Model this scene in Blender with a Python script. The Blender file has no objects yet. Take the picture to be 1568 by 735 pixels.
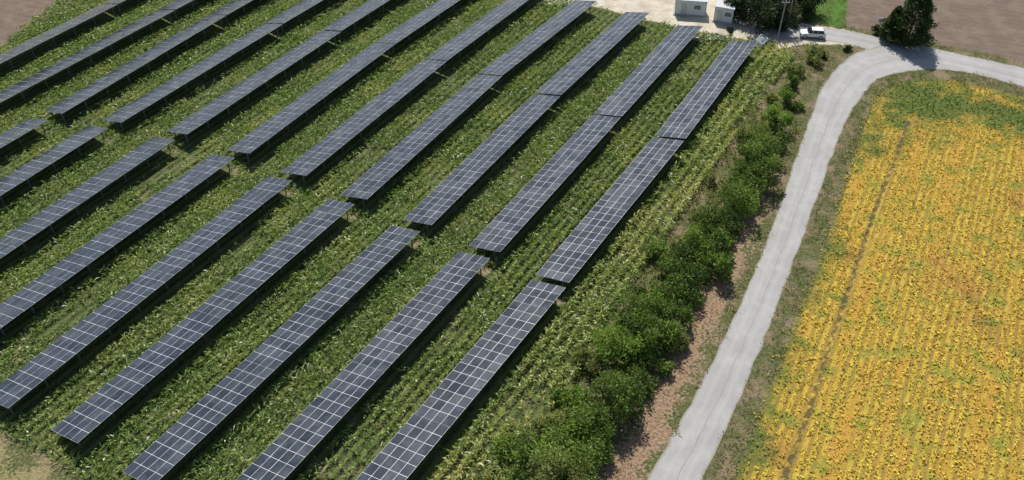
import bpy, math, random
import numpy as np
from mathutils import Vector, Matrix
random.seed(7); rng=np.random.default_rng(7)
# Ground survey: converts surveyed points to metric site coordinates (metres, z up)
H=75.0; F=1334.0; PITCH=math.radians(41.9); SP,CP=math.sin(PITCH),math.cos(PITCH)
def P(u,v,z=0.0):
    x=(u-784)/F; y=(367.5-v)/F
    t=(H-z)/(SP-y*CP)
    return (t*x, t*(CP+y*SP))
scene=bpy.context.scene
COL=scene.collection
class G:
    def __init__(s,name):
        s.m=bpy.data.materials.new(name); s.m.use_nodes=True; s.t=s.m.node_tree; s.t.nodes.clear()
        s.out=s.t.nodes.new('ShaderNodeOutputMaterial')
    def n(s,typ,ins=None,**props):
        nd=s.t.nodes.new(typ)
        for k,v in props.items(): setattr(nd,k,v)
        for k,v in (ins or {}).items():
            if isinstance(v,bpy.types.NodeSocket): s.t.links.new(v,nd.inputs[k])
            else: nd.inputs[k].default_value=v
        return nd
    def c(s,v): return v if isinstance(v,bpy.types.NodeSocket) else (v[0],v[1],v[2],1.0)
    def mix(s,f,a,b): return s.n('ShaderNodeMix',{0:f,6:s.c(a),7:s.c(b)},data_type='RGBA').outputs[2]
    def mul(s,a,b): return s.n('ShaderNodeMix',{0:1.0,6:s.c(a),7:s.c(b)},data_type='RGBA',blend_type='MULTIPLY').outputs[2]
    def math(s,op,a,b=0.0,c=0.0): return s.n('ShaderNodeMath',{0:a,1:b,2:c},operation=op).outputs[0]
    def noise(s,vec,sc,det=3.0,ro=0.55): return s.n('ShaderNodeTexNoise',{'Vector':vec,'Scale':sc,'Detail':det,'Roughness':ro}).outputs[0]
    def rng(s,f,a,b,c=0.0,d=1.0): return s.n('ShaderNodeMapRange',{0:f,1:a,2:b,3:c,4:d},interpolation_type='SMOOTHSTEP').outputs[0]
    def attr(s,name): return s.n('ShaderNodeAttribute',attribute_name=name).outputs['Fac']
    def pos(s): return s.n('ShaderNodeNewGeometry').outputs['Position']
    def dot(s,v,w): return s.n('ShaderNodeVectorMath',{0:v,1:w},operation='DOT_PRODUCT').outputs['Value']
    def bsdf(s,col,rough=0.8,spec=0.3,metal=0.0,bump=None,bs=0.3,bd=0.05):
        b=s.n('ShaderNodeBsdfPrincipled',{'Base Color':s.c(col),'Roughness':rough,'Specular IOR Level':spec,'Metallic':metal})
        if bump is not None:
            bp=s.n('ShaderNodeBump',{'Height':bump,'Strength':bs,'Distance':bd}); s.t.links.new(bp.outputs[0],b.inputs['Normal'])
        s.t.links.new(b.outputs[0],s.out.inputs[0]); return b
def simple(name,col,rough=0.6,var=0.15,sc=3.0,metal=0.0,spec=0.4):
    g=G(name); n=g.noise(g.pos(),sc,4)
    f=g.rng(n,0.3,0.7)
    g.bsdf(g.mix(f,[c*(1-var) for c in col],[c*(1+var) for c in col]),rough,spec,metal); return g.m
def leafmat(name,cols,sc=0.25,trans=0.35,patch=(0.45,0.68)):
    g=G(name); p=g.pos(); r=g.attr('rnd'); n=g.noise(p,sc,4,0.6)
    a=g.mix(g.rng(r,0.0,1.0),cols[0],cols[1])
    a=g.mix(g.rng(n,patch[0],patch[1]),a,cols[2])
    a=g.mix(g.rng(r,0.93,0.95),a,cols[3])
    d=g.n('ShaderNodeBsdfPrincipled',{'Base Color':a,'Roughness':0.55,'Specular IOR Level':0.3})
    tr=g.n('ShaderNodeBsdfTranslucent',{'Color':g.mul(a,(1.1,1.2,0.6))})
    mx=g.n('ShaderNodeMixShader',{0:trans,1:d.outputs[0],2:tr.outputs[0]})
    g.t.links.new(mx.outputs[0],g.out.inputs[0]); return g.m
def quadmesh(name,V,mats,midx=None,rnd=None,link=True):
    nq=len(V)//4
    me=bpy.data.meshes.new(name)
    me.vertices.add(nq*4); me.vertices.foreach_set('co',np.asarray(V,dtype=np.float32).ravel())
    me.loops.add(nq*4); me.loops.foreach_set('vertex_index',np.arange(nq*4,dtype=np.int32))
    me.polygons.add(nq); me.polygons.foreach_set('loop_start',np.arange(0,nq*4,4,dtype=np.int32))
    for m in mats: me.materials.append(m)
    if rnd is not None:
        at=me.attributes.new('rnd','FLOAT','POINT'); at.data.foreach_set('value',np.repeat(rnd,4).astype(np.float32))
    me.update(calc_edges=True); me.validate()
    ob=bpy.data.objects.new(name,me)
    if link: COL.objects.link(ob)
    return ob
def kites(base,d,L,w,droop=0.0):
    side=np.cross(d,rng.normal(size=d.shape)); side/=np.linalg.norm(side,axis=1)[:,None]+1e-9
    m=base+d*(L*0.5)[:,None]; t=base+d*L[:,None]; t[:,2]-=droop*L
    V=np.stack([base,m+side*(w*0.5)[:,None],t,m-side*(w*0.5)[:,None]],axis=1)
    return V.reshape(-1,3)
def tufts(pts,k,L,w,up=0.9,spread=0.15,droop=0.2,scale=None,hz=0.5):
    n=len(pts); b=np.repeat(pts,k,axis=0); b=b+np.c_[rng.normal(0,spread,(n*k,2)),rng.uniform(0,L*hz,n*k)*(1 if scale is None else np.repeat(scale,k))]
    a=rng.uniform(0,2*np.pi,n*k); e=rng.uniform(up*0.3,up*1.5,n*k)
    d=np.c_[np.cos(a),np.sin(a),e]; d/=np.linalg.norm(d,axis=1)[:,None]
    Ls=L*rng.uniform(0.6,1.3,n*k)
    if scale is not None: Ls=Ls*np.repeat(scale,k)
    return kites(b,d,Ls,w*rng.uniform(0.7,1.3,n*k),droop)
def vnoise(x,y,sc,seed=0):
    r=np.random.default_rng(seed); T=r.random((64,64)); X_=x*sc+100;Y_=y*sc+100; i=np.floor(X_).astype(int);j=np.floor(Y_).astype(int);f=X_-i;h=Y_-j; f=f*f*(3-2*f);h=h*h*(3-2*h)
    t=lambda a,b:T[a%64,b%64]
    return (t(i,j)*(1-f)+t(i+1,j)*f)*(1-h)+(t(i,j+1)*(1-f)+t(i+1,j+1)*f)*h
def fbm(x,y,sc,seed=0): return (vnoise(x,y,sc,seed)*.55+vnoise(x,y,sc*2.1,seed+1)*.3+vnoise(x,y,sc*4.3,seed+2)*.15)
class MB:
    def __init__(s): s.v=[];s.f=[];s.m=[]
    def add(s,vs,fs,mi=0,M=None):
        o=len(s.v)
        for q in vs:
            q=Vector(q); s.v.append(tuple(M@q if M else q))
        for fc in fs: s.f.append([o+i for i in fc]); s.m.append(mi)
    def box(s,c,sz,mi=0,M=None,taper=1.0):
        x,y,z=[a/2 for a in sz]; vs=[]
        for dz,k in ((-z,1.0),(z,taper)):
            for dx,dy in ((-x,-y),(x,-y),(x,y),(-x,y)): vs.append((c[0]+dx*k,c[1]+dy*k,c[2]+dz))
        s.add(vs,[(3,2,1,0),(4,5,6,7),(0,1,5,4),(1,2,6,5),(2,3,7,6),(3,0,4,7)],mi,M)
    def tube(s,a,b,r1,r2,n=8,mi=0,M=None):
        a=Vector(a);b=Vector(b);d=(b-a).normalized()
        u=d.orthogonal().normalized();w=d.cross(u);vs=[]
        for c,r in((a,r1),(b,r2)):
            for i in range(n):
                t=2*math.pi*i/n; vs.append(c+u*(r*math.cos(t))+w*(r*math.sin(t)))
        fs=[(i,(i+1)%n,n+(i+1)%n,n+i) for i in range(n)]+[tuple(range(n-1,-1,-1)),tuple(range(n,2*n))]
        s.add(vs,fs,mi,M)
    def prism(s,prof,y0,y1,mi=0,M=None,inset=None):
        n=len(prof); vs=[(x,y0,z) for x,z in prof]+[(x,y1,z) for x,z in prof]
        fs=[(i,(i+1)%n,n+(i+1)%n,n+i) for i in range(n)]+[tuple(range(n-1,-1,-1)),tuple(range(n,2*n))]
        s.add(vs,fs,mi,M)
    def obj(s,name,mats,smooth=False):
        me=bpy.data.meshes.new(name); me.from_pydata(s.v,[],s.f)
        for m in mats: me.materials.append(m)
        me.polygons.foreach_set('material_index',s.m); me.update()
        ob=bpy.data.objects.new(name,me); COL.objects.link(ob); return ob
def frame(x,y,ang,z=0): return Matrix.Translation((x,y,z))@Matrix.Rotation(ang,4,'Z')
def inpoly(X,Y,poly):
    ins=np.zeros(X.shape,bool); n=len(poly)
    for i in range(n):
        x1,y1=poly[i];x2,y2=poly[(i+1)%n]
        if y1==y2: continue
        c=((y1>Y)!=(y2>Y))&(X<(x2-x1)*(Y-y1)/(y2-y1)+x1); ins^=c
    return ins
def dline(X,Y,line,closed=False):
    D=np.full(X.shape,1e9); n=len(line)
    for i in range(n if closed else n-1):
        x1,y1=line[i];x2,y2=line[(i+1)%n]; dx,dy=x2-x1,y2-y1
        t=np.clip(((X-x1)*dx+(Y-y1)*dy)/(dx*dx+dy*dy+1e-9),0,1)
        D=np.minimum(D,np.hypot(X-x1-t*dx,Y-y1-t*dy))
    return D
def sdf(X,Y,poly):
    d=dline(X,Y,poly,True); return np.where(inpoly(X,Y,poly),d,-d)
E=(0.5177,0.8556); Q=(-0.8556,0.5177)
PL=lambda l:[P(*a) for a in l]
R={}
R['field']=PL([(640,950),(740,790),(800,690),(872,590),(930,500),(985,420),(1040,330),(1090,260),(1135,190),(1180,130),(1222,88),(1180,74),(1060,49),(1000,35),(900,9),(830,-8),(760,-60),(600,-110),(300,-130),(120,-20),(0,72),(-150,140),(-500,320),(-500,560),(-150,640),(0,660),(100,712),(170,770),(300,850),(480,950)])
R['yellow']=PL([(1060,860),(1122,745),(1164,640),(1207,530),(1242,440),(1272,360),(1296,280),(1317,210),(1340,150),(1380,124),(1460,124),(1568,150),(1900,230),(2200,500),(2200,860)])
R['ygreen']=PL([(1300,235),(1340,150),(1380,122),(1460,122),(1568,148),(1900,230),(1900,330),(1568,225),(1500,205),(1420,205),(1350,190)])
R['track']=PL([(1392,185),(1365,260),(1335,335),(1310,415),(1280,500),(1245,610),(1200,735),(1160,850)])
R['pad']=PL([(820,6),(870,-14),(1000,-20),(1100,-12),(1150,14),(1215,34),(1300,46),(1345,60),(1345,74),(1290,68),(1230,68),(1190,74),(1150,62),(1062,46),(1000,33),(905,8)])
R['soilR']=PL([(1300,-60),(1296,40),(1345,48),(1420,66),(1500,80),(1568,97),(1700,125),(2300,300),(2600,0),(1900,-350),(1300,-350)])
R['soilL']=PL([(143,-4),(0,66),(-160,135),(-500,300),(-900,300),(-900,-250),(400,-250),(300,-110)])
R['lawn']=PL([(1222,-60),(1222,12),(1232,32),(1290,42),(1304,0),(1300,-60)])
R['dry']=PL([(935,760),(967,700),(1007,625),(1045,545),(1086,460),(1122,390),(1153,320),(1175,250)])
R['straw']=PL([(-100,680),(-20,705),(40,745),(90,800)])
roadL=PL([(926,850),(993,735),(1050,632),(1102,530),(1149,430),(1183,345),(1213,260),(1237,190),(1259,135),(1285,100),(1325,76),(1395,68),(1470,83),(1568,104),(1700,135),(2100,235)])
roadR=PL([(1026,850),(1076,735),(1124,632),(1166,530),(1205,430),(1236,345),(1266,262),(1291,197),(1318,150),(1345,122),(1385,111),(1430,107),(1490,113),(1568,134),(1700,172),(2100,290)])
br1=PL([(1420,92),(1345,80),(1300,68),(1250,61),(1190,60)])
br2=PL([(1420,70),(1345,57),(1300,47),(1240,40),(1190,39)])
near=[((400,900),(815,428)),((305,792),(703,385)),((187,722),(600,345)),((78,658),(503,305)),((-25,608),(410,270)),((-136,562),(325,236)),((-240,525),(235,209)),((-330,478),(135,192)),((-400,437),(45,180)),((-480,395),(-55,170))]
mid=[((820,421),(1001,210)),((718,376),(907,176)),((617,336),(817,144)),((521,298),(731,114)),((431,263),(649,91)),((347,230),(572,66)),((255,201),(491,47)),((157,183),(404,36)),((67,170),(319,23)),((-30,156),(242,15)),((-120,143),(156,6))]
far=[((1003.3,207.6),(1118,63)),((909.2,173.8),(1037,39)),((819.2,141.8),(958,18)),((733.2,111.9),(880,0)),((651.2,89),(805,-22)),((574.2,64),(735,-42)),((493.2,45.2),(665,-62)),((406,34.2),(590,-72)),((321,21.3),(515,-88)),((244,13.4),(440,-88)),((158,4.4),(350,-90))]
Z0=1.15
blocks=[(P(*a,Z0),P(*b,Z0)) for grp in (near,mid,far) for a,b in grp]
ends=[]
for A,B in blocks[:len(near)]:
    L=math.hypot(B[0]-A[0],B[1]-A[1]);dx,dy=(B[0]-A[0])/L,(B[1]-A[1])/L
    ends.append((B[0]+dy*4.2-dx*0.2,B[1]-dx*4.2-dy*0.2))
shr=[(865,705,3.6),(828,700,2.6),(905,660,3.1),(935,615,3.0),(893,625,2.4),(962,578,2.7),(955,530,2.8),(1000,515,3.1),(985,478,2.8),(1030,490,2.4),(1042,440,2.8),(1052,402,3.0),(1088,402,2.3),(1062,368,2.2),(1097,368,2.4),(1100,335,2.6),(1128,312,2.7),(1138,285,2.5),(1147,250,2.9),(1168,272,2.3),(1172,236,2.6),(1165,205,2.3),(1190,180,2.1),(1205,150,1.5),(1213,124,1.3),(1222,105,1.4),(1248,84,1.7),
(850,650,1.6),(925,565,1.7),(1015,455,1.5),(1075,345,1.5),(1110,365,1.4),(1150,300,1.6),(1192,215,1.3),(800,740,2.6),(860,760,3.4),(815,800,3),(1185,150,1.0),(1180,228,1.3),(1040,520,1.3),(985,585,1.3),(920,690,1.5)]
shrubs=[(*P(u,v,r*0.8),r) for u,v,r in shr]
hl=PL([(790,770),(850,690),(900,625),(950,560),(1000,490),(1048,410),(1090,345),(1135,285),(1165,225),(1190,160)])
for i in range(28):
    k=random.uniform(0,len(hl)-1.01); j=int(k); f=k-j
    x=hl[j][0]*(1-f)+hl[j+1][0]*f+random.gauss(-0.5,2.2); y=hl[j][1]*(1-f)+hl[j+1][1]*f+random.gauss(0,1.5)
    shrubs.append((x,y,random.uniform(0.7,1.7)))
# ---------------- ground
def lin(a,b,s): return np.arange(a,b+1e-6,s)
xs=np.concatenate([[-3000,-1500,-800,-400,-250,-190],lin(-160,190,0.8),[220,280,400,800,1500,3000]])
ys=np.concatenate([[-2500,-1000,-400,-150,-50,0,15],lin(25,240,0.8),[260,300,400,700,1500,3000,5000]])
X,Y=np.meshgrid(xs,ys); nx,ny=len(xs),len(ys)
me=bpy.data.meshes.new('ground'); me.vertices.add(nx*ny)
Z=np.zeros_like(X)
me.vertices.foreach_set('co',np.stack([X,Y,Z],-1).astype(np.float32).ravel())
idx=np.arange(nx*ny).reshape(ny,nx)
q=np.stack([idx[:-1,:-1],idx[:-1,1:],idx[1:,1:],idx[1:,:-1]],-1).reshape(-1,4)
me.loops.add(q.size); me.loops.foreach_set('vertex_index',q.ravel().astype(np.int32))
me.polygons.add(len(q)); me.polygons.foreach_set('loop_start',np.arange(0,q.size,4,dtype=np.int32))
me.update(calc_edges=True)
def setattrf(name,A):
    at=me.attributes.new(name,'FLOAT','POINT'); at.data.foreach_set('value',A.ravel().astype(np.float32))
ss=lambda d,w: np.clip(0.5+d/(2*w),0,1)
def ygreen(X,Y): return np.maximum(ss(sdf(X,Y,R['ygreen']),8),ss(0.3-dline(X,Y,R['yellow'],True),4)*0.9)
dend=np.full(X.shape,1e9)
for ex,ey in ends: dend=np.minimum(dend,np.hypot(X-ex,Y-ey))
setattrf('m_field',ss(sdf(X,Y,R['field']),1.5)); setattrf('m_yellow',ss(sdf(X,Y,R['yellow']),2.2))
setattrf('m_ygreen',ygreen(X,Y)); setattrf('m_track',ss(0.3-dline(X,Y,R['track']),0.8))
setattrf('m_pad',ss(sdf(X,Y,R['pad']),1.2)); setattrf('m_soil',np.maximum(ss(sdf(X,Y,R['soilR']),1),ss(sdf(X,Y,R['soilL']),1)))
setattrf('m_lawn',ss(sdf(X,Y,R['lawn']),1)); setattrf('m_dry',ss(1.7-dline(X,Y,R['dry']),2.8)); setattrf('m_straw',ss(1.5-dline(X,Y,R['straw']),5)); setattrf('m_bare',ss(0.5-dend,1.2))
g=G('ground_mat'); p=g.pos()
nf=g.noise(p,3.0,4,0.65); nm=g.noise(p,0.35,4,0.6); nl=g.noise(p,0.06,4,0.6); nff=g.noise(p,9.0,2,0.6)
def edge(m,am=0.7): 
    v=g.math('ADD',g.attr(m),g.math('MULTIPLY',g.math('SUBTRACT',g.math('ADD',g.math('MULTIPLY',nf,0.6),g.math('MULTIPLY',nm,0.4)),0.5),am))
    return g.rng(v,0.42,0.58)
wv=g.math('SINE',g.math('MULTIPLY_ADD',g.dot(p,(Q[0],Q[1],0)),2*math.pi/1.15,0.0))
verge=g.mix(g.rng(nf,0.35,0.65),(0.07,0.09,0.03),(0.17,0.17,0.075)); verge=g.mix(g.rng(nm,0.42,0.66),verge,(0.26,0.2,0.13))
fld=g.mix(g.rng(wv,-0.6,0.9),(0.055,0.065,0.027),(0.11,0.16,0.045)); fld=g.mix(g.rng(nf,0.45,0.75),fld,(0.18,0.19,0.08)); fld=g.mix(g.math('MULTIPLY',g.rng(nm,0.5,0.75),0.7),fld,(0.24,0.20,0.12))
FD=(-0.881,0.473,0)
wy=g.math('SINE',g.math('MULTIPLY_ADD',g.dot(p,FD),2*math.pi/0.9,g.math('MULTIPLY',nm,2)))
wy2=g.noise(g.n('ShaderNodeCombineXYZ',{0:g.math('MULTIPLY',g.dot(p,FD),0.5),1:g.math('MULTIPLY',g.dot(p,(0.473,0.881,0)),0.03),2:0.0}).outputs[0],1.0,4)
yel=g.mix(g.rng(wy,-0.8,0.8),(0.34,0.23,0.06),(0.55,0.40,0.06)); yel=g.mix(g.rng(wy2,0.45,0.65),yel,(0.50,0.30,0.06)); yel=g.mix(g.math('MULTIPLY',g.rng(nm,0.5,0.66),0.7),yel,(0.24,0.27,0.05)); yel=g.mix(g.math('MULTIPLY',g.rng(nl,0.58,0.68),0.5),yel,(0.38,0.17,0.06))
grn=g.mix(g.rng(nf,0.3,0.7),(0.07,0.10,0.025),(0.16,0.2,0.05))
def ygf(g,a,nl,nm): return g.rng(g.math('ADD',a,g.math('SUBTRACT',g.math('ADD',g.math('MULTIPLY',nl,1.8),g.math('MULTIPLY',nm,1.2)),1.42)),0.28,0.85)
yg=ygf(g,g.attr('m_ygreen'),nl,nm)
yel=g.mix(yg,yel,grn); yel=g.mix(g.math('MULTIPLY',edge('m_track'),0.85),yel,(0.08,0.07,0.045))
pad=g.mix(g.rng(nm,0.3,0.7),(0.50,0.43,0.33),(0.70,0.64,0.53)); pad=g.mix(g.math('MULTIPLY',g.rng(nf,0.5,0.8),0.5),pad,(0.32,0.26,0.18))
ws=g.math('SINE',g.math('MULTIPLY_ADD',g.dot(p,(0.35,0.94,0)),2*math.pi/1.6,g.math('MULTIPLY',nm,3)))
soil=g.mix(g.rng(ws,-1,1),(0.19,0.14,0.11),(0.22,0.165,0.13)); soil=g.mix(g.rng(nf,0.3,0.8),soil,(0.16,0.12,0.095)); soil=g.mix(g.rng(nm,0.4,0.7),soil,(0.24,0.185,0.145))
dryc=g.mix(g.rng(nf,0.3,0.7),(0.22,0.13,0.08),(0.44,0.31,0.21))
col=g.mix(edge('m_field'),verge,fld)
col=g.mix(g.math('MULTIPLY',edge('m_dry',2.6),0.9),col,dryc)
col=g.mix(g.math('MULTIPLY',edge('m_bare',1.6),0.75),col,g.mix(nf,(0.28,0.21,0.12),(0.42,0.33,0.22)))
col=g.mix(g.math('MULTIPLY',edge('m_straw',2.2),0.7),col,g.mix(nf,(0.28,0.24,0.1),(0.40,0.34,0.17)))
col=g.mix(edge('m_yellow',1.2),col,yel)
col=g.mix(edge('m_lawn'),col,g.mix(nf,(0.07,0.15,0.03),(0.13,0.24,0.05)))
col=g.mix(edge('m_soil'),col,soil); col=g.mix(edge('m_pad',1.0),col,pad)
col=g.mul(col,g.mix(g.rng(nff,0.25,0.75),(0.75,0.75,0.75),(1.2,1.2,1.2)))
g.bsdf(col,0.95,0.1,bump=g.math('ADD',nf,g.math('MULTIPLY',nff,0.4)),bs=0.8,bd=0.3)
me.materials.append(g.m); ob=bpy.data.objects.new('ground',me); COL.objects.link(ob)
# ---------------- road
def cr(line,k=8):
    o=[];n=len(line)
    for i in range(n-1):
        p0=np.array(line[max(i-1,0)]);p1=np.array(line[i]);p2=np.array(line[i+1]);p3=np.array(line[min(i+2,n-1)])
        for j in range(k):
            t=j/k; o.append(0.5*((2*p1)+(-p0+p2)*t+(2*p0-5*p1+4*p2-p3)*t*t+(-p0+3*p1-3*p2+p3)*t**3))
    o.append(np.array(line[-1])); return np.array(o)
g=G('road_mat'); p=g.pos(); n1=g.noise(p,0.5,5,0.6); n2=g.noise(p,6,4,0.7); n3=g.noise(p,0.12,3,0.6); uv=g.n('ShaderNodeTexCoord').outputs['UV']
su=g.n('ShaderNodeSeparateXYZ',{0:uv}).outputs
c=g.mix(g.rng(n1,0.3,0.7),(0.34,0.335,0.325),(0.43,0.425,0.41)); c=g.mix(g.rng(n2,0.35,0.75),c,(0.32,0.315,0.31)); c=g.mix(g.math('MULTIPLY',g.rng(n3,0.45,0.6),0.5),c,(0.30,0.295,0.285))
tr=g.math('ABSOLUTE',g.math('SUBTRACT',g.math('ABSOLUTE',g.math('SUBTRACT',su[0],0.5)),0.2))
c=g.mix(g.math('MULTIPLY',g.rng(tr,0.1,0.0),0.25),c,(0.47,0.465,0.45))
cl=g.math('ABSOLUTE',g.math('ADD',g.math('SUBTRACT',su[0],0.54),g.math('MULTIPLY',g.math('SUBTRACT',n1,0.5),0.12)))
c=g.mix(g.math('MULTIPLY',g.rng(cl,0.025,0.0),0.5),c,(0.2,0.2,0.19))
ed=g.math('ABSOLUTE',g.math('SUBTRACT',su[0],0.5)); c=g.mix(g.math('MULTIPLY',g.rng(g.math('ADD',ed,g.math('MULTIPLY',n2,0.12)),0.49,0.56),0.8),c,(0.24,0.21,0.15))
g.bsdf(c,0.85,0.25,bump=n2,bs=0.2,bd=0.02); roadmat=g.m
def strip(name,A,B,z):
    A=cr(A);B=cr(B);n=len(A); K=7; vs=[];fs=[];uvs=[]
    for i in range(n):
        ja=rng.normal(0,0.1);jb=rng.normal(0,0.1)
        d=(B[i]-A[i]);L=np.linalg.norm(d);d=d/L
        a=A[i]+d*ja;b=B[i]+d*jb
        for k in range(K):
            t=k/(K-1); q_=a*(1-t)+b*t; vs.append((q_[0],q_[1],z)); uvs.append((t,i))
    for i in range(n-1):
        for k in range(K-1):
            a=i*K+k; fs.append((a,a+1,a+K+1,a+K))
    me=bpy.data.meshes.new(name); me.from_pydata(vs,[],fs); ul=me.uv_layers.new()
    for l in me.loops: ul.data[l.index].uv=uvs[l.vertex_index]
    me.materials.append(roadmat); me.update(); o=bpy.data.objects.new(name,me); COL.objects.link(o)
    return o
strip('road',roadL,roadR,0.03); strip('access_road',br1,br2,0.022)
# ---------------- solar rows
g=G('module_glass'); r=g.attr('rnd'); p=g.pos(); uv=g.n('ShaderNodeTexCoord').outputs['UV']; su=g.n('ShaderNodeSeparateXYZ',{0:uv}).outputs
lx=g.math('ABSOLUTE',g.math('SUBTRACT',g.math('FRACT',g.math('MULTIPLY',su[0],8)),0.5)); ly=g.math('ABSOLUTE',g.math('SUBTRACT',g.math('FRACT',g.math('MULTIPLY',su[1],6)),0.5))
ln=g.rng(g.math('MAXIMUM',lx,ly),0.46,0.49)
c=g.mix(r,(0.013,0.019,0.028),(0.030,0.038,0.052)); c=g.mix(g.math('MULTIPLY',ln,0.3),c,(0.2,0.22,0.25))
dust_sheen=g.noise(p,0.5,5,0.7); c=g.mix(g.math('MULTIPLY',g.rng(dust_sheen,0.38,0.75),0.16),c,(0.32,0.35,0.38))  # pale speckle: dust plus sky-reflection sheen painted into the glass colour
g.bsdf(c,g.math('MULTIPLY_ADD',r,0.15,0.15),0.5); glass=g.m
frm=simple('module_frame',(0.68,0.70,0.72),0.4,0.08,2,0.1); steel=simple('galvanised_steel',(0.28,0.29,0.3),0.5,0.2,4,0.6)
def solar(A,B):
    A=np.array(A);B=np.array(B);L=np.linalg.norm(B-A);d=(B-A)/L;r_=np.array([d[1],-d[0]])
    W=4.6;rise=1.1;z0=Z0; n=max(2,round(L/1.4)); ml=L/n
    def pt(s,w,dz=0.0):
        xy=A+d*s+r_*w; return (xy[0],xy[1],z0+rise*w/W+dz)
    mb=MB(); rn=[]
    def fr(s0,s1,w0,w1,t,b,mi):
        vs=[pt(s0,w0,b),pt(s1,w0,b),pt(s1,w1,b),pt(s0,w1,b),pt(s0,w0,t),pt(s1,w0,t),pt(s1,w1,t),pt(s0,w1,t)]
        mb.add(vs,[(0,1,2,3),(7,6,5,4),(4,5,1,0),(5,6,2,1),(6,7,3,2),(7,4,0,3)],mi); rn.extend([0.5]*8)
    tab=0
    while tab<n:
        m=min(n-tab,random.choice([12,14,16]))
        jz=random.uniform(-0.04,0.04)
        fr(tab*ml+0.01,(tab+m)*ml-0.01,0,W,0.0+jz,-0.05+jz,0)
        for i in range(tab,tab+m):
            for k in range(4):
                s0,s1=i*ml+0.028,(i+1)*ml-0.028; w0,w1=k*W/4+0.028,(k+1)*W/4-0.028
                a=0.006+jz; j=[random.uniform(0,0.02) for _ in range(4)]
                mb.add([pt(s0,w0,a+j[0]),pt(s0,w1,a+j[1]),pt(s1,w1,a+j[2]),pt(s1,w0,a+j[3])],[(3,2,1,0)],1)
                rn.extend([random.random()]*4)
        tab+=m
    for w in (0.7,1.6,2.9,3.8): fr(0.1,L-0.1,w-0.04,w+0.04,-0.1,-0.2,2)
    ns=max(2,int(L/4.0))
    for i in range(ns+1):
        s=0.5+i*(L-1.0)/ns
        fr(s-0.05,s+0.05,0.3,W-0.3,-0.21,-0.33,2)
        for w in (1.0,3.5):
            x,y,z=pt(s,w,-0.33); mb.box((x,y,z/2-0.1),(0.14,0.14,z+0.2),2); rn.extend([0.5]*8)
        o=len(mb.v); mb.tube(pt(s,1.0,-0.6)[:2]+(0.35,),pt(s,3.3,-0.35),0.04,0.04,5,2); rn.extend([0.5]*(len(mb.v)-o))
    ob=mb.obj('solar_panel_row',[frm,glass,steel]); me=ob.data
    at=me.attributes.new('rnd','FLOAT','POINT'); at.data.foreach_set('value',rn)
    ul=me.uv_layers.new(); cs=[(1,0),(1,1),(0,1),(0,0)]
    for pl in me.polygons:
        if pl.material_index==1:
            for k,l in enumerate(pl.loop_indices): ul.data[l].uv=cs[k]
for a,b in blocks: solar(a,b)
# ---------------- crop
def crop(dq,ds):
    qs=np.arange(-60,190,dq); S=np.arange(10,260,ds)
    SS,QQ=np.meshgrid(S,qs); SS=SS+rng.uniform(-.18,.18,SS.shape); QQ=QQ+rng.normal(0,.07,QQ.shape)+0.25*(fbm(SS,QQ,0.15,9)-0.5)
    cx=(SS*E[0]+QQ*Q[0]).ravel(); cy=(SS*E[1]+QQ*Q[1]).ravel()
    k=inpoly(cx,cy,R['field'])&(cy>25)&(cy<215)&(cx>-150); return cx[k],cy[k]
q1=blocks[0][1][0]*Q[0]+blocks[0][1][1]*Q[1]
def clear(cx,cy,wr):
    under=np.zeros(len(cx),bool)
    for A,B in blocks:
        L=math.hypot(B[0]-A[0],B[1]-A[1]);dx,dy=(B[0]-A[0])/L,(B[1]-A[1])/L
        s=(cx-A[0])*dx+(cy-A[1])*dy; w=(cx-A[0])*dy-(cy-A[1])*dx
        under|=(s>-0.5)&(s<L+0.4)&(w>-0.2)&(w<wr)
    for ex,ey in ends: under|=np.hypot(cx-ex,cy-ey)<0.3+0.8*vnoise(cx,cy,1.1,4)
    return ~under
cx,cy=crop(1.1,0.34); cq=cx*Q[0]+cy*Q[1]
k=clear(cx,cy,5.1)&(cq>q1-5.6)&(rng.random(len(cx))<np.clip((fbm(cx,cy,0.12,3)-0.22)*5,0.3,0.95)); cx,cy=cx[k],cy[k]
cropm=leafmat('crop_leaf',[(0.08,0.14,0.028),(0.36,0.48,0.14),(0.38,0.42,0.13),(0.8,0.8,0.6)],0.14)
cropm2=leafmat('maize_leaf',[(0.15,0.21,0.045),(0.47,0.55,0.18),(0.50,0.49,0.17),(0.82,0.8,0.58)],0.14,patch=(0.42,0.66))
sc=0.6+0.9*fbm(cx,cy,0.2,5)
V=tufts(np.c_[cx,cy,np.zeros(len(cx))+0.05],9,0.62,0.16,1.0,0.13,0.25,scale=sc,hz=0.9)
quadmesh('crop_plants',V,[cropm],rnd=rng.random(len(V)//4))
cx,cy=crop(1.3,0.36); cq=cx*Q[0]+cy*Q[1]
k=clear(cx,cy,5.6)&(cq<q1-5.6)&(rng.random(len(cx))<np.clip((fbm(cx,cy,0.15,13)-0.22)*6,0.3,0.97)); cx,cy=cx[k],cy[k]
V=tufts(np.c_[cx,cy,np.zeros(len(cx))+0.05],12,0.7,0.17,1.0,0.14,0.3,scale=0.7+0.8*fbm(cx,cy,0.25,6),hz=1.6)
quadmesh('maize_plants',V,[cropm2],rnd=rng.random(len(V)//4))
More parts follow.
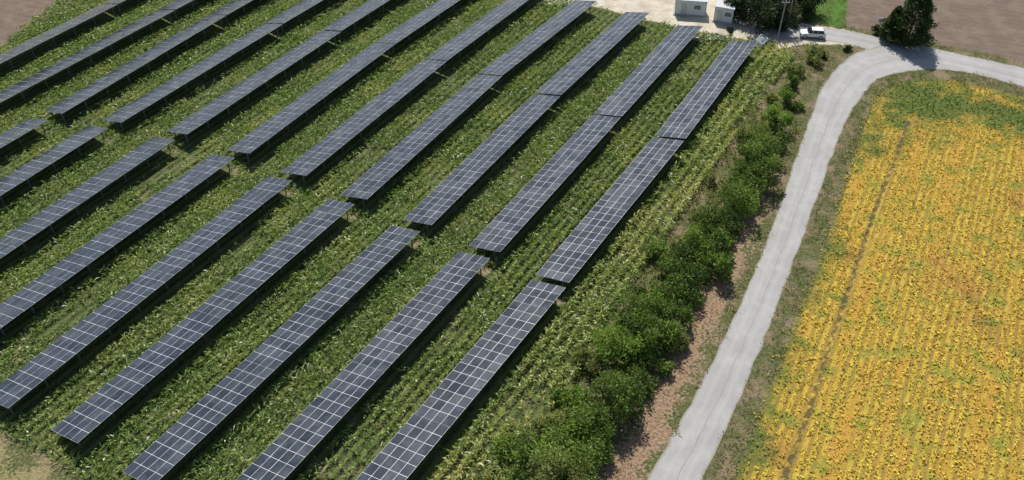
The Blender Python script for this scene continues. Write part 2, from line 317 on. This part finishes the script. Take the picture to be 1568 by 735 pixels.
# soybean
S=np.arange(20,260,0.42); qs=np.arange(-170,70,0.9); SS,QQ=np.meshgrid(S,qs); SS=SS+rng.uniform(-.2,.2,SS.shape);QQ=QQ+rng.normal(0,.14,QQ.shape)
yx=(SS*0.473+QQ*-0.881).ravel(); yy=(SS*0.881+QQ*0.473).ravel()
k=(yy>25)&(yx<150)&(yx>20); yx,yy=yx[k],yy[k]
k=(sdf(yx,yy,R['yellow'])+rng.normal(0,0.8,yx.shape)>0)&(dline(yx,yy,R['track'])>0.45)&(rng.random(len(yx))<0.8); yx,yy=yx[k],yy[k]
g=G('soy_leaf'); p=g.pos(); r=g.attr('rnd'); nm=g.noise(p,0.35,4,0.6); nl=g.noise(p,0.06,4,0.6); nx_=g.noise(p,1.2,3,0.6)
a=g.mix(r,(0.52,0.31,0.04),(0.76,0.62,0.08)); a=g.mix(g.math('MULTIPLY',g.rng(nx_,0.52,0.68),0.6),a,(0.46,0.46,0.08)); a=g.mix(g.math('MULTIPLY',g.rng(nm,0.5,0.66),0.7),a,(0.30,0.37,0.06)); a=g.mix(g.math('MULTIPLY',g.rng(nl,0.58,0.68),0.5),a,(0.48,0.22,0.06))
ga=ygf(g,g.attr('gr'),nl,nm)
a=g.mix(ga,a,g.mix(r,(0.10,0.15,0.03),(0.27,0.34,0.07))); g.bsdf(a,0.7,0.2); soym=g.m
V=tufts(np.c_[yx,yy,np.zeros(len(yx))+0.03],5,0.34,0.17,0.7,0.18,0.2)
ob=quadmesh('soybean_plants',V,[soym],rnd=rng.random(len(V)//4))
at=ob.data.attributes.new('gr','FLOAT','POINT'); at.data.foreach_set('value',np.repeat(ygreen(yx,yy),20).astype(np.float32))
# verge grass
n=110000; vx=rng.uniform(0,150,n); vy=rng.uniform(25,200,n)
road_poly=list(map(tuple,cr(roadL)))+list(map(tuple,cr(roadR)[::-1])); br_poly=br1+br2[::-1]
k=(~inpoly(vx,vy,road_poly))&(~inpoly(vx,vy,br_poly))&(~inpoly(vx,vy,R['yellow']))&(~inpoly(vx,vy,R['field']))&(~inpoly(vx,vy,R['pad']))&(~inpoly(vx,vy,R['soilR']))
dr=dline(vx,vy,R['dry']); k&=(dr>0.0+5.0*fbm(vx,vy,0.35,8))|(rng.random(n)<0.13); k&=(dline(vx,vy,roadL)<22); k&=fbm(vx,vy,0.3,22)>0.34
vx,vy=vx[k],vy[k]
vm=leafmat('verge_grass_blade',[(0.08,0.12,0.03),(0.24,0.27,0.08),(0.29,0.25,0.13),(0.42,0.36,0.2)],0.3,patch=(0.4,0.62))
V=tufts(np.c_[vx,vy,np.zeros(len(vx))],4,0.36,0.09,1.2,0.15,0.15,scale=rng.choice([0.7,1.0,1.9],len(vx),p=[.5,.35,.15])); quadmesh('verge_grass',V,[vm],rnd=rng.random(len(V)//4))
# ---------------- shrubs
bark=simple('bark',(0.12,0.09,0.065),0.9,0.3,6)
def shrub(name,x,y,r,h,mat,leaves,leaf=0.3,lob=10):
    mb=MB(); mb.tube((x,y,-0.1),(x,y,h*0.35),0.07*r,0.05*r,7)
    cs=[]
    ax=random.uniform(0.7,1.35); ph=random.uniform(0,3.14)
    for i in range(lob):
        a=random.uniform(0,6.283); rr=r*math.sqrt(random.random())*0.88; z=h*random.uniform(0.15,1.0)*(1-0.35*rr/r)
        cr_=r*random.uniform(0.13,0.36); ca,sa=rr*math.cos(a)*ax,rr*math.sin(a)/ax
        cs.append((x+ca*math.cos(ph)-sa*math.sin(ph),y+ca*math.sin(ph)+sa*math.cos(ph),z,cr_))
        mb.tube((x,y,h*random.uniform(0.1,0.3)),(cs[-1][0],cs[-1][1],z),0.035*r,0.01*r,5)
    nb=len(mb.f)
    C=np.array(cs); pick=rng.choice(lob,leaves,p=(C[:,3]**2)/np.sum(C[:,3]**2)); d=rng.normal(size=(leaves,3)); d/=np.linalg.norm(d,axis=1)[:,None]
    rad=C[pick,3]*(0.65+0.6*rng.random(leaves)**1.1)*(1+0.25*np.sin(d[:,0]*7+pick)*np.sin(d[:,2]*6))
    b=C[pick,:3]+d*rad[:,None]*np.array([1,1,1.05]); b[:,2]=np.maximum(b[:,2],0.08)
    dd=d+rng.normal(0,0.6,d.shape); dd/=np.linalg.norm(dd,axis=1)[:,None]
    LV=kites(b,dd,leaf*rng.uniform(0.6,1.7,leaves),leaf*0.6*rng.uniform(0.7,1.3,leaves),0.2)
    n0=len(mb.v); vs=mb.v+[tuple(q) for q in LV]; fs=mb.f+[[n0+4*i,n0+4*i+1,n0+4*i+2,n0+4*i+3] for i in range(leaves)]
    me=bpy.data.meshes.new(name); me.from_pydata(vs,[],fs); me.materials.append(bark); me.materials.append(mat)
    me.polygons.foreach_set('material_index',[0]*nb+[1]*leaves)
    tone=rng.uniform(-0.35,0.35); lt=rng.uniform(-0.3,0.3,lob)
    rv=np.clip(rng.random(leaves)*0.5+0.27+tone+lt[pick],0,0.92); rv=np.where(rng.random(leaves)<0.02,1,rv)
    at=me.attributes.new('rnd','FLOAT','POINT'); at.data.foreach_set('value',np.concatenate([np.zeros(n0),np.repeat(rv,4)]).astype(np.float32))
    me.update(); o=bpy.data.objects.new(name,me); COL.objects.link(o)
hm=leafmat('shrub_leaf',[(0.035,0.075,0.018),(0.26,0.38,0.07),(0.15,0.20,0.05),(0.38,0.34,0.13)],0.15,0.38)
hm2=leafmat('shrub_leaf_pale',[(0.09,0.13,0.035),(0.32,0.37,0.11),(0.25,0.24,0.10),(0.42,0.36,0.18)],0.2,0.4)
dm=leafmat('tree_leaf',[(0.015,0.035,0.01),(0.05,0.09,0.025),(0.04,0.07,0.02),(0.08,0.1,0.03)],0.15,0.2)
for x,y,r in shrubs: shrub('shrub',x,y,r*0.95,r*random.uniform(1.1,2.3),hm2 if random.random()<(0.45 if r<2 else 0.15) else hm,int(380*r*r)+300,0.30,int(9+4.5*r))
n=7500; sx=rng.uniform(0,90,n); sy=rng.uniform(25,170,n); dl=dline(sx,sy,hl); k=(dl<4.6*rng.random(n)**0.6)&(fbm(sx,sy,0.3,31)>0.38); sx,sy=sx[k],sy[k]
V=tufts(np.c_[sx,sy,np.zeros(len(sx))],14,0.5,0.2,1.4,0.3,0.15,scale=rng.uniform(0.6,1.9,len(sx)),hz=1.0); quadmesh('undergrowth',V,[hm2],rnd=rng.random(len(V)//4)*0.93)
for u,v,r in [(1165,20,3.5),(1205,16,3.3),(1235,0,3),(1140,6,2.6),(1185,2,4)]: 
    x,y=P(u,v,3); shrub('tree',x,y,r,r*2,dm,4500,0.35,22)
for u,v,r in [(1117,46,0.9),(1341,47,0.8),(1215,38,0.9),(1185,36,0.8),(1262,84,0.7),(1300,74,0.6)]:
    x,y=P(u,v,0.5); shrub('bush',x,y,r,r*1.6,dm,500,0.25,6)
cm=leafmat('conifer_leaf',[(0.025,0.05,0.016),(0.09,0.14,0.04),(0.06,0.10,0.03),(0.14,0.16,0.05)],0.3,0.3)
def conifer(x,y,h,r):
    n=12000 if h>7 else 4500
    z=h*(0.05+0.95*rng.random(n)**1.3); prof=r*(1-z/h)**0.7*np.clip(z/(0.12*h),0.5,1)
    a=rng.uniform(0,6.283,n); prof*=1+0.2*np.sin(3*a+z*2.2)+0.12*np.sin(7*a-z*3); prof*=0.8+0.35*((z*1.15+0.15*np.sin(3*a))%1.0)
    rr=prof*(0.4+0.65*rng.random(n)**0.5)
    b=np.c_[x+rr*np.cos(a),y+rr*np.sin(a),z]; d=np.c_[np.cos(a),np.sin(a),rng.uniform(-.2,.9,n)]+rng.normal(0,.4,(n,3)); d/=np.linalg.norm(d,axis=1)[:,None]
    LV=kites(b,d,0.45*rng.uniform(.6,1.4,n),0.18*rng.uniform(.7,1.4,n),0.1)
    mb=MB(); mb.tube((x,y,-.1),(x,y,h*0.95),0.18,0.02,8)
    for i in range(14):
        zz=h*random.uniform(.1,.8);t=random.uniform(0,6.283);q_=r*(1-zz/h)*.8; mb.tube((x,y,zz),(x+q_*math.cos(t),y+q_*math.sin(t),zz+.2),0.05,0.01,5)
    nb=len(mb.f);n0=len(mb.v); me=bpy.data.meshes.new('conifer_tree'); me.from_pydata(mb.v+[tuple(q) for q in LV],[],mb.f+[[n0+4*i+j for j in range(4)] for i in range(n)])
    me.materials.append(bark);me.materials.append(cm); me.polygons.foreach_set('material_index',[0]*nb+[1]*n)
    at=me.attributes.new('rnd','FLOAT','POINT'); at.data.foreach_set('value',np.concatenate([np.zeros(n0),np.repeat(rng.random(n)*.9,4)]).astype(np.float32))
    me.update(); COL.objects.link(bpy.data.objects.new('conifer_tree',me))
conifer(*P(1388,66),11.2,3.6); conifer(*P(1362,60),6.0,2.1)
# ---------------- cabins
wht=simple('painted_wall',(0.70,0.70,0.68),0.7,0.06,1.5); dk=simple('dark_metal',(0.06,0.065,0.07),0.5,0.2,3); gry=simple('roof_sheet',(0.5,0.51,0.52),0.5,0.08,2); conc=simple('concrete',(0.4,0.39,0.37),0.9,0.15,2)
def cabin(x,y,ang,w,d,h):
    M=frame(x,y,ang); mb=MB()
    mb.box((0,0,0.1),(w+0.5,d+0.5,0.2),3,M); mb.box((0,0,0.2+h/2),(w,d,h),0,M); mb.box((0,0,0.2+h+0.08),(w+0.25,d+0.25,0.16),2,M)
    mb.box((-w*0.22,-d/2-0.03,1.25),(0.95,0.05,2.0),2,M); mb.box((w*0.22,-d/2-0.03,1.7),(1.1,0.05,0.7),1,M)
    for i in range(5): mb.box((w*0.22,-d/2-0.07,1.42+i*0.14),(1.0,0.03,0.04),2,M)
    for sx in (-1,1):
        for sy in (-1,1): mb.box((sx*(w/2),sy*(d/2),0.2+h/2),(0.12,0.12,h-0.01),2,M)
    mb.box((w/2+0.04,0,1.6),(0.05,1.0,0.6),1,M)
    mb.box((w*0.3,0,h+0.45),(0.5,0.5,0.25),1,M)
    mb.obj('transformer_cabin',[wht,dk,gry,conc])
cabin(*P(1056,19),-0.15,5.4,2.6,2.6); cabin(*P(1108,30),-0.35,3.2,2.6,2.6)
# ---------------- car
paint=simple('white_car_paint',(0.8,0.8,0.8),0.25,0.02,1); tyre=simple('tyre_rubber',(0.03,0.03,0.03),0.9,0.1); win=simple('car_window',(0.02,0.025,0.03),0.08,0.1); lamp_r=simple('tail_lamp',(0.4,0.02,0.02),0.3,0.1); lamp_w=simple('head_lamp',(0.7,0.7,0.7),0.1,0.05)
def car(x,y,ang):
    M=frame(x,y,ang,0.03); mb=MB(); hw=0.86
    prof=[(-2.1,0.35),(-2.13,0.75),(-2.0,0.98),(0.9,0.98),(1.75,0.86),(2.08,0.68),(2.12,0.35)]
    mb.prism(prof,-hw,hw,0,M)
    b=[(-1.98,0.97),(0.95,0.97),(0.25,1.45),(-1.6,1.48)]
    vs=[(px,-hw*0.95 if pz<1.2 else -hw*0.76,pz) for px,pz in b]+[(px,hw*0.95 if pz<1.2 else hw*0.76,pz) for px,pz in b]
    mb.add(vs,[(0,1,5,4),(1,2,6,5),(2,3,7,6),(3,0,4,7),(3,2,1,0),(4,5,6,7)],2,M)
    mb.box((-0.68,0,1.49),(1.95,hw*1.56,0.05),0,M,0.95)
    for px in (-1.75,-0.75,0.15):
        for s in (-1,1): mb.tube((px if px>-1.7 else -1.86,s*hw*0.955,0.97),(px*0.9+(-0.03 if px<0 else 0),s*hw*0.775,1.48),0.045,0.04,5,0,M)
    for px in (-1.3,1.32):
        for s in (-1,1):
            mb.tube((px,s*(hw-0.16),0.31),(px,s*(hw+0.03),0.31),0.33,0.33,16,1,M); mb.tube((px,s*(hw+0.02),0.31),(px,s*(hw+0.045),0.31),0.19,0.17,10,4,M)
    for s in (-1,1):
        mb.box((2.06,s*0.62,0.7),(0.1,0.3,0.14),4,M); mb.box((-2.1,s*0.68,0.82),(0.08,0.2,0.24),3,M); mb.box((0.85,s*(hw+0.1),1.0),(0.12,0.18,0.13),0,M)
    mb.box((2.1,0,0.45),(0.08,1.2,0.16),1,M); mb.box((-2.13,0,0.42),(0.06,1.3,0.12),1,M)
    o=mb.obj('parked_car',[paint,tyre,win,lamp_r,lamp_w]); bv=o.modifiers.new('b','BEVEL'); bv.width=0.04; bv.segments=2; bv.limit_method='ANGLE'
car(*P(1243,56),math.pi-0.12)
# poles/sign
wood=simple('pole_concrete',(0.35,0.33,0.3),0.9,0.15,3)
def pole(u,v,h):
    x,y=P(u,v); mb=MB(); mb.tube((x,y,-.1),(x,y,h),0.14,0.09,10); mb.box((x,y,h-0.4),(1.5,0.1,0.1)); 
    for i in(-.6,0,.6): mb.tube((x+i,y,h-.35),(x+i,y,h-.12),.05,.04,6,1)
    mb.obj('utility_pole',[wood,gry])
pole(1190,62,7.5); pole(1203,48,7)
x,y=P(1343,52); mb=MB(); mb.tube((x,y,-.1),(x,y,3.0),.05,.05,8,1); mb.box((x,y-.07,2.7),(1.1,.05,.8),0); mb.box((x,y-.10,2.7),(0.95,.02,.1),1); mb.box((x,y-.10,2.45),(0.8,.02,.06),1); mb.obj('traffic_sign',[wht,dk])
mb=MB()
for i in range(26):
    u=random.gauss(1098,12); v=random.gauss(61,2.5); x,y=P(u,v); s=random.uniform(.25,.7)
    M=frame(x,y,random.uniform(0,3),s*.3)@Matrix.Rotation(random.uniform(-.4,.4),4,'X'); mb.box((0,0,0),(s*1.4,s,s*.7),0,M,0.75)
mb.obj('rubble_pile',[conc])
x,y=P(1170,68); mb=MB(); M=frame(x,y,0.4); mb.prism([(-1.6,0),(1.6,0),(1.3,.5),(.2,1.5),(-.3,1.4),(-1.2,.7)],-1.1,1.1,0,M); mb.obj('tarpaulin_heap',[simple('tarpaulin',(.25,.28,.3),.6,.3,2)])
# ---------------- light / camera
sun_dir=Vector((-0.12,1.0,1.28)).normalized(); el=math.asin(sun_dir.z)
sd=bpy.data.lights.new('sun','SUN'); sd.energy=5.0; sd.angle=math.radians(.5); sd.color=(1,.96,.88); so=bpy.data.objects.new('sun',sd); COL.objects.link(so); so.rotation_euler=(-sun_dir).to_track_quat('-Z','Y').to_euler()
w=bpy.data.worlds.new('World'); scene.world=w; w.use_nodes=True; nt=w.node_tree; bg=nt.nodes['Background']; sk=nt.nodes.new('ShaderNodeTexSky'); sk.sky_type='NISHITA'; sk.sun_disc=False; sk.sun_elevation=el; sk.sun_rotation=math.atan2(sun_dir.x,sun_dir.y); sk.dust_density=1.3
nt.links.new(sk.outputs[0],bg.inputs[0]); bg.inputs[1].default_value=0.10
cd=bpy.data.cameras.new('camera'); cd.sensor_width=36; cd.lens=36*F/1568; cd.clip_end=8000; co=bpy.data.objects.new('camera',cd); COL.objects.link(co); co.location=(0,0,H); co.rotation_euler=(math.pi/2-PITCH,0,0); scene.camera=co
scene.view_settings.view_transform='Standard'; scene.view_settings.look='None'; scene.view_settings.exposure=0
